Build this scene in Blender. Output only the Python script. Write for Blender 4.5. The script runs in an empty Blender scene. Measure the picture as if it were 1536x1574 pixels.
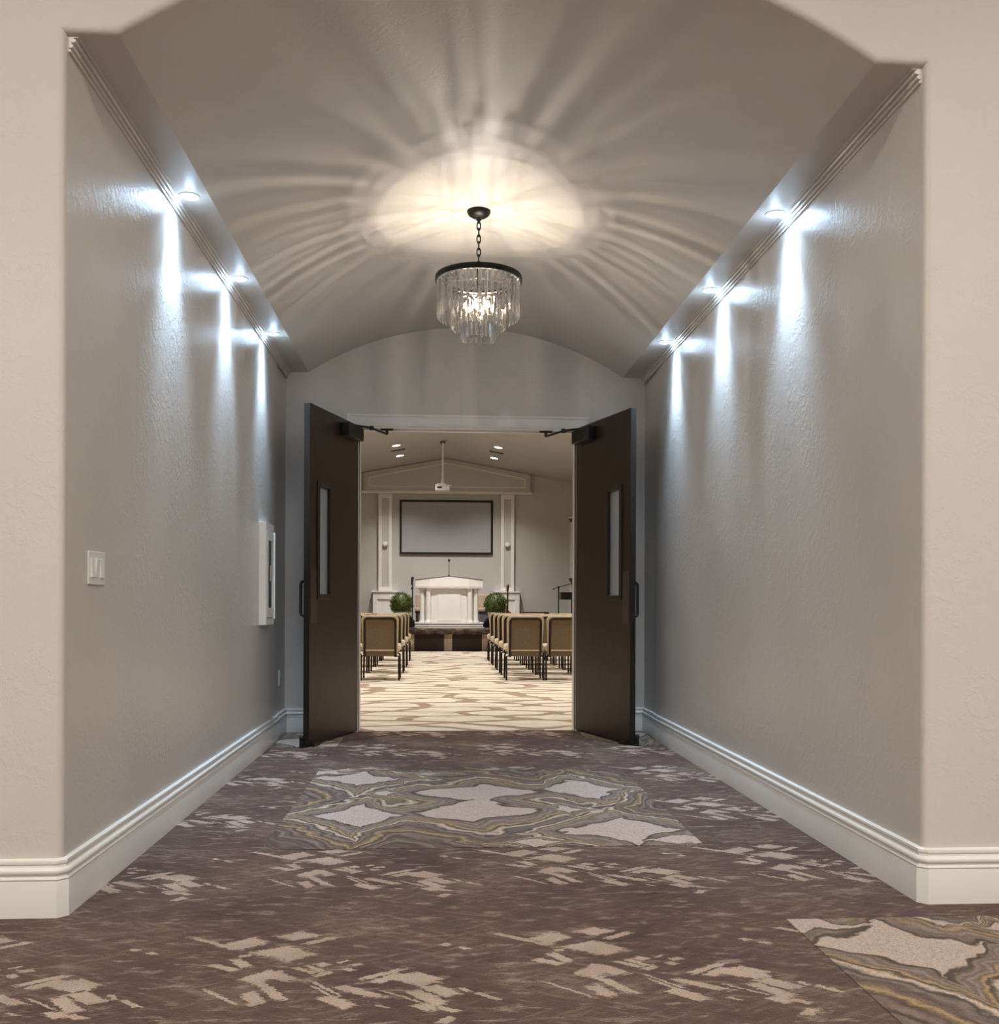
import bpy, bmesh, math, random
from math import pi, sin, cos, radians, sqrt
from mathutils import Vector, Matrix

random.seed(7)
SC = bpy.context.scene
COL = SC.collection

# ------------------------------------------------------------------ mesh helpers
class MB:
    """Collects geometry for ONE mesh object."""
    def __init__(s):
        s.v = []; s.f = []
    def add(s, verts, faces):
        o = len(s.v)
        s.v += [tuple(p) for p in verts]
        s.f += [tuple(i + o for i in f) for f in faces]
        return s
    def box(s, x0, x1, y0, y1, z0, z1):
        v = [(x0,y0,z0),(x1,y0,z0),(x1,y1,z0),(x0,y1,z0),(x0,y0,z1),(x1,y0,z1),(x1,y1,z1),(x0,y1,z1)]
        return s.add(v, [(0,3,2,1),(4,5,6,7),(0,1,5,4),(1,2,6,5),(2,3,7,6),(3,0,4,7)])
    def prism(s, poly, axis, a, b):
        """poly of 2D points extruded along axis from a to b"""
        def P(p, h):
            if axis == 'X': return (h, p[0], p[1])
            if axis == 'Y': return (p[0], h, p[1])
            return (p[0], p[1], h)
        n = len(poly)
        v = [P(p, a) for p in poly] + [P(p, b) for p in poly]
        f = [(i, (i+1) % n, n + (i+1) % n, n + i) for i in range(n)]
        f += [tuple(range(n-1, -1, -1)), tuple(range(n, 2*n))]
        return s.add(v, f)
    def lathe(s, prof, c=(0,0,0), seg=32, axis='Z'):
        """prof: list of (r, h)"""
        v = []; f = []
        n = len(prof)
        for k in range(seg):
            a = 2*pi*k/seg
            for r, h in prof:
                r = max(r, 1e-5)
                if axis == 'Z': v.append((c[0]+r*cos(a), c[1]+r*sin(a), c[2]+h))
                elif axis == 'Y': v.append((c[0]+r*cos(a), c[1]+h, c[2]+r*sin(a)))
                else: v.append((c[0]+h, c[1]+r*cos(a), c[2]+r*sin(a)))
        for k in range(seg):
            k2 = (k+1) % seg
            for i in range(n-1):
                f.append((k*n+i, k2*n+i, k2*n+i+1, k*n+i+1))
        if prof[0] == prof[-1]: return s.add(v, f)
        if prof[0][0] > 1e-4: f.append(tuple(k*n for k in range(seg-1, -1, -1)))
        if prof[-1][0] > 1e-4: f.append(tuple(k*n+n-1 for k in range(seg)))
        return s.add(v, f)
    def tube(s, pts, r, seg=10, closed=False):
        pts = [Vector(p) for p in pts]
        n = len(pts)
        rs = r if isinstance(r, (list, tuple)) else [r]*n
        v = []; f = []
        up = None
        for i, p in enumerate(pts):
            if closed: t = (pts[(i+1) % n] - pts[i-1]).normalized()
            else: t = (pts[min(i+1, n-1)] - pts[max(i-1, 0)]).normalized()
            if up is None:
                up = Vector((0,0,1)) if abs(t.z) < .9 else Vector((1,0,0))
            a = t.cross(up).normalized(); b = a.cross(t).normalized()
            up = b
            for k in range(seg):
                q = p + (a*cos(2*pi*k/seg) + b*sin(2*pi*k/seg))*rs[i]
                v.append(tuple(q))
        for i in range(n if closed else n-1):
            j = (i+1) % n
            for k in range(seg):
                k2 = (k+1) % seg
                f.append((i*seg+k, i*seg+k2, j*seg+k2, j*seg+k))
        if not closed:
            f.append(tuple(range(seg-1, -1, -1)))
            f.append(tuple((n-1)*seg+k for k in range(seg)))
        return s.add(v, f)
    def ball(s, c, r, seg=20, rings=12):
        rx, ry, rz = r if isinstance(r, (tuple, list)) else (r, r, r)
        prof = [(sin(pi*i/rings), -cos(pi*i/rings)) for i in range(rings+1)]
        m = MB().lathe(prof, seg=seg)
        return s.add([(c[0]+x*rx, c[1]+y*ry, c[2]+z*rz) for x, y, z in m.v], m.f)
    def sweep(s, path, prof, side=1):
        """path: list of (x,y); prof: closed list of (out, z); out goes to the left of travel * side"""
        n = len(path); m = len(prof); v = []; f = []
        for i in range(n):
            p = Vector(path[i])
            d0 = (p - Vector(path[i-1])).normalized() if i > 0 else None
            d1 = (Vector(path[i+1]) - p).normalized() if i < n-1 else None
            if d0 is None: d0 = d1
            if d1 is None: d1 = d0
            n0 = Vector((-d0.y, d0.x)); n1 = Vector((-d1.y, d1.x))
            b = (n0 + n1); b = b / max(1e-6, b.dot(n0))
            b *= side
            for o, z in prof:
                v.append((p.x + b.x*o, p.y + b.y*o, z))
        for i in range(n-1):
            for k in range(m):
                k2 = (k+1) % m
                f.append((i*m+k, i*m+k2, (i+1)*m+k2, (i+1)*m+k))
        f.append(tuple(range(m-1, -1, -1)))
        f.append(tuple((n-1)*m+k for k in range(m)))
        return s.add(v, f)
    def move(s, M):
        s.v = [tuple(M @ Vector(p)) for p in s.v]
        return s

def obj(name, mb, mat, parent=None, smooth=35, bevel=0, seg=2, loc=None):
    me = bpy.data.meshes.new(name)
    me.from_pydata(mb.v, [], mb.f)
    bm = bmesh.new(); bm.from_mesh(me)
    bmesh.ops.recalc_face_normals(bm, faces=bm.faces)
    bm.to_mesh(me); bm.free()
    me.materials.append(mat)
    o = bpy.data.objects.new(name, me)
    COL.objects.link(o)
    if smooth:
        for p in me.polygons: p.use_smooth = True
        me.set_sharp_from_angle(angle=radians(smooth))
    if bevel:
        b = o.modifiers.new('bevel', 'BEVEL'); b.width = bevel; b.segments = seg; b.limit_method = 'ANGLE'; b.angle_limit = radians(40)
    if parent is not None: o.parent = parent
    if loc is not None: o.location = loc
    return o

def tag(o, label=None, cat=None, group=None, kind=None):
    if label: o['label'] = label
    if cat: o['category'] = cat
    if group: o['group'] = group
    if kind: o['kind'] = kind
    return o

def thing(name, label, cat, loc=(0,0,0), rz=0, group=None):
    o = bpy.data.objects.new(name, None)
    o.empty_display_size = .1
    COL.objects.link(o); o.location = loc; o.rotation_euler = (0, 0, rz)
    return tag(o, label, cat, group)

def struct(name, mb, mat, label=None, cat=None, **k):
    o = obj(name, mb, mat, **k)
    return tag(o, label, cat, None, 'structure')

def dup(root, loc, rz=0, label=None):
    r = root.copy(); COL.objects.link(r); r.location = loc; r.rotation_euler = (0, 0, rz)
    if label: r['label'] = label
    for ch in list(root.children):
        c = ch.copy(); COL.objects.link(c); c.parent = r
        for g in list(ch.children):
            d = g.copy(); COL.objects.link(d); d.parent = c
    return r

# ------------------------------------------------------------------ material helpers
class NT:
    def __init__(s, name):
        s.mat = bpy.data.materials.new(name); s.mat.use_nodes = True
        s.t = s.mat.node_tree; s.t.nodes.clear()
        s.out = s.t.nodes.new('ShaderNodeOutputMaterial')
        s.bsdf = None
    def n(s, typ, **k):
        x = s.t.nodes.new('ShaderNode' + typ)
        for a, b in k.items(): setattr(x, a, b)
        return x
    def set(s, sock, val):
        if isinstance(val, bpy.types.NodeSocket): s.t.links.new(val, sock)
        else:
            if isinstance(val, (tuple, list)) and len(val) == 3 and len(sock.default_value) == 4: val = tuple(val) + (1,)
            sock.default_value = val
    def math(s, op, a, b=None, c=None, clamp=False):
        x = s.n('Math', operation=op, use_clamp=clamp)
        s.set(x.inputs[0], a)
        if b is not None: s.set(x.inputs[1], b)
        if c is not None: s.set(x.inputs[2], c)
        return x.outputs[0]
    def vm(s, op, a, b=None, c=None, out=0):
        x = s.n('VectorMath', operation=op)
        s.set(x.inputs[0], a)
        if b is not None: s.set(x.inputs[1], b)
        if c is not None: s.set(x.inputs[2], c)
        return x.outputs['Value'] if op in ('DOT_PRODUCT', 'LENGTH', 'DISTANCE') else x.outputs[0]
    def scale(s, a, k):
        x = s.n('VectorMath', operation='SCALE'); s.set(x.inputs[0], a); s.set(x.inputs['Scale'], k)
        return x.outputs[0]
    def obj(s): return s.n('TexCoord').outputs['Object']
    def noise(s, vec, scale=5, detail=2, rough=.5, dist=0, col=False):
        x = s.n('TexNoise'); s.set(x.inputs['Vector'], vec); s.set(x.inputs['Scale'], scale)
        s.set(x.inputs['Detail'], detail); s.set(x.inputs['Roughness'], rough); s.set(x.inputs['Distortion'], dist)
        return x.outputs['Color'] if col else x.outputs[0]
    def ramp(s, fac, stops, interp='LINEAR'):
        x = s.n('ValToRGB'); x.color_ramp.interpolation = interp
        el = x.color_ramp.elements
        while len(el) > 1: el.remove(el[-1])
        el[0].position = stops[0][0]; el[0].color = tuple(stops[0][1]) + (1,)
        for p, c in stops[1:]:
            e = el.new(p); e.color = tuple(c) + (1,)
        s.set(x.inputs[0], fac)
        return x.outputs[0]
    def mix(s, fac, a, b):
        x = s.n('Mix', data_type='RGBA')
        s.set(x.inputs[0], fac); s.set(x.inputs[6], a); s.set(x.inputs[7], b)
        return x.outputs[2]
    def bump(s, h, strength=.2, dist=.01):
        x = s.n('Bump'); s.set(x.inputs['Strength'], strength); s.set(x.inputs['Distance'], dist); s.set(x.inputs['Height'], h)
        return x.outputs[0]
    def pbr(s, col, rough=.5, metal=0, spec=.5, normal=None, emit=None, estr=0, sheen=0, coat=0):
        b = s.n('BsdfPrincipled'); s.bsdf = b
        s.set(b.inputs['Base Color'], col); s.set(b.inputs['Roughness'], rough); s.set(b.inputs['Metallic'], metal)
        s.set(b.inputs['Specular IOR Level'], spec)
        if normal is not None: s.set(b.inputs['Normal'], normal)
        if emit is not None:
            s.set(b.inputs['Emission Color'], emit); s.set(b.inputs['Emission Strength'], estr)
        if sheen: s.set(b.inputs['Sheen Weight'], sheen)
        if coat: s.set(b.inputs['Coat Weight'], coat)
        s.t.links.new(b.outputs[0], s.out.inputs[0])
        return s.mat

def simple(name, col, rough=.5, metal=0, spec=.5, var=.06, scale=30, bump=0):
    t = NT(name)
    P = t.obj()
    n = t.noise(P, scale, 3)
    c2 = tuple(max(0, c*(1-2*var)) for c in col); c1 = tuple(min(1, c*(1+var)) for c in col)
    c = t.ramp(n, [(.3, c2), (.7, c1)])
    return t.pbr(c, rough, metal, spec, t.bump(n, bump, .004) if bump else None)

# plaster paint, skip-trowel texture
def plaster(name, col, rough, bstr, spec=.5):
    t = NT(name); P = t.obj()
    w = t.noise(P, 9, 2, .5, 0, True)
    P2 = t.vm('MULTIPLY_ADD', w, (.12,.12,.12), P)
    n1 = t.noise(P2, 26, 4, .6)
    n2 = t.noise(P, 5.5, 2)
    pat = t.ramp(n1, [(.47,(0,0,0)), (.56,(1,1,1))])
    gate = t.ramp(n2, [(.42,(.15,)*3), (.62,(1,1,1))])
    h = t.math('MULTIPLY', pat, gate)
    h = t.math('ADD', h, t.math('MULTIPLY', t.noise(P, 150, 2), .5))
    big = t.noise(P, 1.3, 2)
    c = t.ramp(big, [(.3, tuple(x*.965 for x in col)), (.7, tuple(min(1, x*1.03) for x in col))])
    return t.pbr(c, rough, 0, spec, t.bump(h, bstr, .004))

PAINT = (.605, .563, .520)
M_wall = plaster('paint_beige_plaster', PAINT, .34, .21, .5)
M_lobby = plaster('paint_beige_lobby_plaster', PAINT, .55, .20, .3)
M_ceil = plaster('paint_vault', PAINT, .42, .10, .4)
M_far = plaster('paint_chapel', (.54,.525,.495), .6, .06, .3)
M_trim = simple('white_trim_paint', (.78,.765,.735), .28, 0, .5, .015, 3)
M_crown = simple('crown_paint', (.66,.62,.575), .28, 0, .5, .015, 3)
M_white = simple('white_satin', (.82,.80,.76), .35, 0, .5, .02, 4)
M_plastic = simple('white_plastic', (.80,.79,.76), .3, 0, .5, .01, 4)
M_bronze = simple('dark_bronze_metal', (.008,.007,.006), .42, .3, .4, .1, 12)
M_black = simple('black_plastic', (.012,.012,.013), .45, 0, .4, .1, 12)
M_plate = simple('bronze_plate', (.07,.055,.047), .32, .5, .5, .1, 8)
M_chrome = simple('chrome', (.6,.58,.55), .15, 1, .5, .02, 8)

# stained wood door
def wood(name, c1, c2, rough=.3):
    t = NT(name); P = t.obj()
    Q = t.vm('MULTIPLY', P, (14, 14, .8))
    n = t.noise(Q, 5, 5, .6, .4)
    m = t.noise(t.vm('MULTIPLY', P, (60, 60, 1.2)), 6, 3, .6)
    f = t.math('ADD', t.math('MULTIPLY', n, .65), t.math('MULTIPLY', m, .35))
    c = t.ramp(f, [(.33, c1), (.66, c2)])
    return t.pbr(c, rough, 0, .32, t.bump(f, .06, .002))
M_door = wood('espresso_wood', (.013,.0072,.0052), (.034,.0195,.0135), .36)
M_dooredge = wood('espresso_edge', (.010,.007,.006), (.026,.017,.013), .4)
M_darkpanel = simple('dark_brown_panel', (.022,.011,.007), .5, 0, .3, .1, 10)

# ------------------------------------------------------------------ carpets
PB = [(0.0458,0.2415,0.0303,0.016,0.0273,-0.016),(0.117,0.1982,0.0345,0.0243,0.01,-0.0052),(-0.0958,0.1837,0.0328,0.0247,0.0223,-0.0222),(-0.1865,0.1842,0.009,0.0038,0.068,-0.0498),(0.0058,0.1122,0.0438,0.0207,0.0247,-0.0162),(0.048,0.0832,0.0325,0.0208,0.0305,-0.0242),(-0.1217,-0.0098,0.0132,0.0058,0.0302,-0.0182),(-0.0827,0.0225,0.0128,0.0055,0.0192,-0.0275),(-0.0052,-0.0848,0.0272,0.0292,0.0207,-0.0152),(0.0438,-0.0803,0.0183,0.0063,0.0247,-0.0272),(0.0358,-0.1835,0.0178,-0.0055,0.0318,-0.0495),(-0.004,-0.2255,0.014,0.0085,0.017,-0.0315),(-0.0912,-0.2098,0.0068,-0.0007,0.0428,-0.0423),(0.104,-0.0418,0.0085,0.0033,0.0255,-0.0193),(0.129,-0.0288,0.008,0.0038,0.0195,-0.0202),(0.1585,-0.0685,0.017,0.0125,0.0075,-0.0065),(0.1455,0.0017,0.0115,0.0073,0.012,-0.0082),(0.2035,0.02,0.011,0.008,0.0045,-0.0035),(0.2442,-0.0053,0.0147,0.0037,0.0062,-0.0072),(0.2228,-0.041,0.0088,0.0035,0.0098,-0.0075),(0.174,-0.1703,0.0045,0.0008,0.0355,-0.0428),(-0.0808,0.0817,0.0122,0.0022,0.0023,-0.0067)]
PC = [(-0.0652,0.0425,0.0458,0.0305,0.0102,-0.0045),(-0.0462,0.0137,0.0267,0.0232,0.0148,-0.0047),(0.0228,-0.0033,0.0218,0.0118,0.0412,-0.0237),(0.053,0.0205,0.0155,0.005,0.031,-0.021),(0.0945,-0.0798,0.019,0.0083,0.0305,-0.0277),(0.0595,-0.1213,0.0145,0.0083,0.0315,-0.0393),(0.0598,-0.1835,0.0162,0.006,0.0168,-0.0155),(0.1088,-0.1965,0.0118,0.003,0.0192,-0.0125),(0.1083,-0.2613,0.0132,0.0152,0.0112,-0.0048),(-0.1157,-0.0753,0.0163,0.0043,0.0473,-0.0328),(-0.1672,-0.1375,0.0127,0.012,0.0298,-0.028),(-0.2132,-0.0653,0.0057,-0.0007,0.0243,-0.0302),(-0.0045,-0.1135,0.0055,-0.0005,0.0425,-0.0345),(0.2158,-0.1225,0.0068,0.003,0.0217,-0.019),(-0.0507,-0.1723,0.0053,0.0012,0.0122,-0.0077),(0.1598,-0.0795,0.0068,0.0005,0.0078,-0.012),(0.11,0.267,0.0085,0.005,0.01,-0.007),(0.164,0.2348,0.0085,0.0037,0.01,-0.0083)]
TX, TY = .898, 1.02

def carpet_base(t, P):
    """brown-mauve mottled pile, streaked along two diagonals"""
    A = t.vm('MULTIPLY', t.n_rot(P, .5), (5, 26, 1))
    B = t.vm('MULTIPLY', t.n_rot(P, -.5), (5, 26, 1))
    na = t.noise(A, 1.6, 5, .65); nb = t.noise(B, 1.6, 5, .65)
    big = t.noise(P, 2.2, 3, .6)
    f = t.math('ADD', t.math('MULTIPLY', t.math('MAXIMUM', na, nb), .6), t.math('MULTIPLY', big, .4))
    c = t.ramp(f, [(.36,(.044,.022,.020)), (.46,(.086,.047,.041)), (.54,(.115,.069,.057)), (.63,(.205,.145,.110))])
    hue = t.ramp(t.noise(P, 3.1, 2), [(.35,(1.0,.93,.97)), (.65,(1.0,1.03,.95))])
    x = t.n('Mix', data_type='RGBA', blend_type='MULTIPLY'); t.set(x.inputs[0], 1.0); t.set(x.inputs[6], c); t.set(x.inputs[7], hue)
    return x.outputs[2]
def n_rot(t, P, a):
    r = t.n('VectorRotate', rotation_type='Z_AXIS'); t.set(r.inputs['Vector'], P); t.set(r.inputs['Angle'], a)
    return r.outputs[0]
NT.n_rot = n_rot

def pile(t, c, P):
    """pile grain: short fibres, both in tone and height"""
    g = t.noise(P, 190, 2, .7)
    c = t.mix(t.math('MULTIPLY', t.math('SUBTRACT', g, .38, clamp=True), 1.5), c, (.03,.02,.018))
    g2 = t.noise(P, 120, 2, .6)
    return c, t.bump(t.math('ADD', g, g2), .5, .006)

def carpet_mat():
    t = NT('mauve_brown_carpet'); P = t.obj()
    # ragged pattern edges
    w = t.vm('SUBTRACT', t.noise(P, 55, 3, .7, 0, True), (.5,.5,.5))
    Q = t.vm('MULTIPLY_ADD', w, (.030,.022,0), P)
    best = None
    for quads, c in ((PB, (.429, 2.753)), (PC, (-.089, 2.631))):
        R = t.vm('WRAP', t.vm('SUBTRACT', Q, (c[0], c[1], 0)), (TX/2, TY/2, 1), (-TX/2, -TY/2, -1))
        x = t.n('SeparateXYZ'); t.set(x.inputs[0], R)
        cb = t.n('CombineXYZ'); t.set(cb.inputs[0], x.outputs[0]); t.set(cb.inputs[1], x.outputs[1]); t.set(cb.inputs[2], 1.0)
        R = cb.outputs[0]
        for cx, cy, ax, ay, bx, by in quads:
            det = ax*by - ay*bx
            m = (by/det, -bx/det, -ay/det, ax/det)
            a = t.vm('DOT_PRODUCT', R, (m[0], m[1], -(m[0]*cx + m[1]*cy)))
            b = t.vm('DOT_PRODUCT', R, (m[2], m[3], -(m[2]*cx + m[3]*cy)))
            d = t.math('MAXIMUM', t.math('ABSOLUTE', a), t.math('ABSOLUTE', b))
            best = d if best is None else t.math('MINIMUM', best, d)
    sa = t.noise(t.vm('MULTIPLY', t.n_rot(P, .5), (7, 60, 1)), 1.6, 3, .6); sb = t.noise(t.vm('MULTIPLY', t.n_rot(P, -.5), (7, 60, 1)), 1.6, 3, .6)
    br = t.math('ADD', t.math('MULTIPLY', t.math('MINIMUM', sa, sb), 1.0), t.math('MULTIPLY', t.noise(P, 40, 2), .35))
    d = t.math('ADD', best, t.math('MULTIPLY', t.math('SUBTRACT', br, .62), 2.0))
    m = t.ramp(t.math('MULTIPLY', d, .5), [(.54,(1,1,1)), (.70,(0,0,0))])
    base = carpet_base(t, P)
    # small faint flecks
    fv = t.vm('MULTIPLY', P, (8, 24, 1))
    fl = t.ramp(t.noise(fv, 1.0, 5, .68), [(.55,(0,0,0)), (.66,(.85,.85,.85))])
    base = t.mix(fl, base, (.33,.24,.19))
    pale = t.ramp(t.noise(P, 7, 3), [(.3,(.40,.300,.235)), (.7,(.52,.400,.325))])
    c = t.mix(m, base, pale)
    c, nrm = pile(t, c, P)
    return t.pbr(c, .95, 0, .1, nrm, sheen=.1)

def inset_mat():
    t = NT('agate_carpet'); P = t.obj()
    w1 = t.vm('SUBTRACT', t.noise(P, 2.6, 2, .5, .6, True), (.5,.5,.5))
    w2 = t.vm('SUBTRACT', t.noise(P, 13, 3, .6, 0, True), (.5,.5,.5))
    Q = t.vm('MULTIPLY_ADD', w1, (.30,.30,0), P)
    Q = t.vm('MULTIPLY_ADD', w2, (.060,.060,0), Q)
    blobs = [(.14,.86,.150,.150,1),(.18,.345,.125,.155,1),(.51,.64,.165,.145,1.35),(.49,.38,.165,.145,1.35),(.82,.66,.125,.155,1),(.85,.14,.155,.150,1),
             (.26,.645,.050,.045,1),(.75,.37,.050,.045,1),(.98,.03,.10,.05,1),(.02,.97,.10,.05,1),(.36,.95,.08,.035,1),(.62,.05,.08,.035,1)]
    field = None
    for s, v, a, b, p in blobs:
        q = t.vm('ABSOLUTE', t.vm('MULTIPLY', t.vm('SUBTRACT', Q, (s*1.835, v*1.9, 0)), (1/(a*1.15*1.835), 1/(b*1.15*1.9), 0)))
        x = t.n('SeparateXYZ'); t.set(x.inputs[0], q)
        e = .82*p
        d = t.math('ADD', t.math('POWER', x.outputs[0], e), t.math('POWER', x.outputs[1], e))
        d = t.math('POWER', d, 1/e*.8)
        field = d if field is None else t.math('SMOOTH_MIN', field, d, .30)
    f = t.math('MULTIPLY', field, .25)
    W = (.545,.43,.365); dk = (.075,.050,.036); gr = (.245,.182,.146); gd = (.36,.25,.125); cr = (.50,.39,.30); br = (.095,.060,.052); st = (.075,.062,.062); ol = (.265,.192,.125)
    S = [(0,W),(.115,W),(.12,tuple(x*.86 for x in W)),(.13,W),(.212,W),(.222,dk),(.240,(.16,.12,.09)),(.252,gr),(.285,(.25,.20,.165)),(.297,ol),(.312,gd),(.322,dk),(.338,cr),(.352,cr),(.362,st),(.385,gr),(.405,br),(.425,ol),(.445,gd),(.462,br),(.485,gr),(.500,dk),(.53,gr),(.56,br),(.60,(.15,.11,.09)),(.64,br),(.70,(.17,.13,.10)),(.78,br)]
    c = t.ramp(f, S)
    fine = t.math('SINE', t.math('MULTIPLY', t.math('ADD', f, t.math('MULTIPLY', t.noise(P, 5, 2), .06)), 190))
    fine = t.math('MULTIPLY_ADD', fine, .24, .95)
    keep = t.ramp(f, [(.20,(0,0,0)), (.235,(1,1,1)), (.6,(1,1,1)), (.78,(.3,.3,.3))])
    fx = t.n('Mix', data_type='RGBA', blend_type='MULTIPLY'); t.set(fx.inputs[0], keep); t.set(fx.inputs[6], c)
    cc = t.n('CombineColor'); [t.set(cc.inputs[i], fine) for i in range(3)]; t.set(fx.inputs[7], cc.outputs[0]); c = fx.outputs[2]
    gold = t.ramp(t.noise(P, 3.0, 3), [(.60,(0,0,0)), (.68,(.8,.8,.8))])
    notwhite = t.ramp(f, [(.235,(0,0,0)), (.27,(1,1,1)), (.45,(1,1,1)), (.6,(0,0,0))])
    c = t.mix(t.math('MULTIPLY', gold, notwhite), c, t.ramp(t.noise(P, 30, 3), [(.4,(.19,.125,.070)), (.6,(.40,.25,.10))]))
    c, nrm = pile(t, c, P)
    return t.pbr(c, .95, 0, .1, nrm, sheen=.1)

def chapel_carpet():
    t = NT('cream_stone_pattern_carpet'); P = t.obj()
    w = t.vm('SUBTRACT', t.noise(P, 1.8, 3, .6, 0, True), (.5,.5,.5))
    Q = t.vm('MULTIPLY_ADD', w, (.4,.16,0), P)
    Q = t.vm('MULTIPLY', Q, (1.1, 2.7, 0))
    v = t.n('TexVoronoi', feature='DISTANCE_TO_EDGE', voronoi_dimensions='2D'); t.set(v.inputs['Vector'], Q); t.set(v.inputs['Scale'], 1.0)
    th = t.math('MULTIPLY', t.math('SUBTRACT', t.noise(t.vm('MULTIPLY', P, (.5,1.4,1)), 1.3, 2), .40, clamp=True), .16)
    d = t.math('SUBTRACT', v.outputs['Distance'], t.math('ADD', th, .065))
    m = t.ramp(d, [(0,(1,1,1)), (.03,(0,0,0))])
    cream = t.ramp(t.noise(t.vm('MULTIPLY', P, (2, 9, 1)), 2, 4, .6), [(.35,(.62,.56,.47)), (.6,(.80,.745,.65))])
    line = t.ramp(t.noise(t.vm('MULTIPLY', P, (3, 14, 1)), 2, 3), [(.35,(.29,.215,.16)), (.65,(.45,.36,.28))])
    c = t.mix(m, cream, line)
    return t.pbr(c, .95, 0, .1, t.bump(t.noise(P, 120, 2), .3, .005))

def stage_carpet():
    t = NT('stage_carpet'); P = t.obj()
    n = t.noise(t.vm('MULTIPLY', P, (3, 8, 8)), 2, 4, .6)
    c = t.ramp(n, [(.35,(.035,.022,.016)), (.5,(.075,.052,.040)), (.68,(.18,.14,.11))])
    return t.pbr(c, .95, 0, .1, t.bump(t.noise(P, 120, 2), .3, .005))

M_carpet = carpet_mat(); M_inset = inset_mat(); M_chapel_carpet = chapel_carpet(); M_stage = stage_carpet()

def glass_mat(name, trans=.55, tint=(1,1,1), rough=.0, ior=1.5):
    t = NT(name)
    g = t.n('BsdfGlass'); t.set(g.inputs['Color'], tint); t.set(g.inputs['Roughness'], rough); t.set(g.inputs['IOR'], ior)
    tr = t.n('BsdfTransparent'); t.set(tr.inputs['Color'], tint)
    m = t.n('MixShader'); t.set(m.inputs[0], trans)
    t.t.links.new(g.outputs[0], m.inputs[1]); t.t.links.new(tr.outputs[0], m.inputs[2]); t.t.links.new(m.outputs[0], t.out.inputs[0])
    return t.mat
M_crystal = glass_mat('crystal_glass', .27, (.97,.97,.97), 0, 1.52)
def pane_mat():
    t = NT('clear_pane')
    g = t.n('BsdfGlossy'); t.set(g.inputs['Roughness'], .03); t.set(g.inputs['Color'], (.9,.93,.95,1))
    tr = t.n('BsdfTransparent'); t.set(tr.inputs['Color'], (.90,.93,.94,1))
    fr = t.n('Fresnel'); t.set(fr.inputs['IOR'], 1.5)
    m = t.n('MixShader'); t.set(m.inputs[0], fr.outputs[0])
    t.t.links.new(tr.outputs[0], m.inputs[1]); t.t.links.new(g.outputs[0], m.inputs[2]); t.t.links.new(m.outputs[0], t.out.inputs[0])
    return t.mat
M_pane = pane_mat()
def frosted():
    t = NT('frosted_pane')
    g = t.n('BsdfGlossy'); t.set(g.inputs['Roughness'], .08); t.set(g.inputs['Color'], (.9,.93,.95,1))
    a = t.n('BsdfTranslucent'); t.set(a.inputs[0], (.75,.78,.80,1))
    b = t.n('BsdfDiffuse'); t.set(b.inputs[0], (.70,.72,.74,1))
    m0 = t.n('MixShader'); t.set(m0.inputs[0], .5); t.t.links.new(a.outputs[0], m0.inputs[1]); t.t.links.new(b.outputs[0], m0.inputs[2])
    fr = t.n('Fresnel'); t.set(fr.inputs['IOR'], 1.5)
    m = t.n('MixShader'); t.set(m.inputs[0], fr.outputs[0])
    t.t.links.new(m0.outputs[0], m.inputs[1]); t.t.links.new(g.outputs[0], m.inputs[2]); t.t.links.new(m.outputs[0], t.out.inputs[0])
    return t.mat
M_frost = frosted()
def emit(name, col, s):
    t = NT(name); e = t.n('Emission'); t.set(e.inputs[0], col); t.set(e.inputs[1], s)
    t.t.links.new(e.outputs[0], t.out.inputs[0]); return t.mat

COOL = (.53, .75, 1.0)
WARM = (1.0, .80, .52)
M_lens = emit('led_lens', COOL, 80)
M_bulb = emit('candle_bulb_glow', (1.0,.80,.55), 150)
M_chlight = emit('ceiling_lamp_glow', (1.0,.93,.82), 14)

# ------------------------------------------------------------------ dimensions
XL, XR, Y0, Y1, ZS = -1.208, 1.638, 3.2245, 7.82, 2.841
XC, HC, RISE = .2125, 1.2525, .375            # vault centre, half chord, rise
RR = (HC*HC + RISE*RISE) / (2*RISE)
BN = .024                                      # bullnose radius
def vault_z(x): return ZS + sqrt(max(0, RR*RR - (x-XC)**2)) - (RR - RISE)
ARC = [(XC - HC + 2*HC*i/40, vault_z(XC - HC + 2*HC*i/40)) for i in range(41)]
ARC[0] = (XC-HC, ZS); ARC[-1] = (XC+HC, ZS)
YB = Y0 + BN
FARY = 25.2

# ------------------------------------------------------------------ setting: hall and lobby
struct('floor', MB().box(-5, 6.5, -4.5, 7.86, -.05, 0), M_carpet, smooth=0)
struct('floor_far', MB().box(-6.5, 7, 7.86, FARY, -.05, 0), M_chapel_carpet, smooth=0)

# lobby wall with arched opening and bullnose edge
out = [(XL, 0), (XL, ZS)] + ARC + [(XR, ZS), (XR, 0)]
def offset_poly(pts, d):
    res = []
    n = len(pts)
    for i in range(n):
        p = Vector(pts[i])
        d0 = (p - Vector(pts[i-1])).normalized() if i else None
        d1 = (Vector(pts[i+1]) - p).normalized() if i < n-1 else None
        if d0 is None: d0 = d1
        if d1 is None: d1 = d0
        n0 = Vector((-d0.y, d0.x)); n1 = Vector((-d1.y, d1.x))
        b = n0 + n1; b /= max(1e-6, b.dot(n0))
        res.append((p.x + b.x*d, p.y + b.y*d))
    return res
mb = MB()
K = 7; N = len(out)
verts = []
for k in range(K+1):
    th = pi/2*k/K
    for x, z in offset_poly(out, BN*(1-cos(th))):
        verts.append((x, Y0 + BN*(1-sin(th)), z))
faces = [(k*N+i, k*N+i+1, (k+1)*N+i+1, (k+1)*N+i) for k in range(K) for i in range(N-1)]
b0 = K*N
iu = len(verts)
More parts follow.
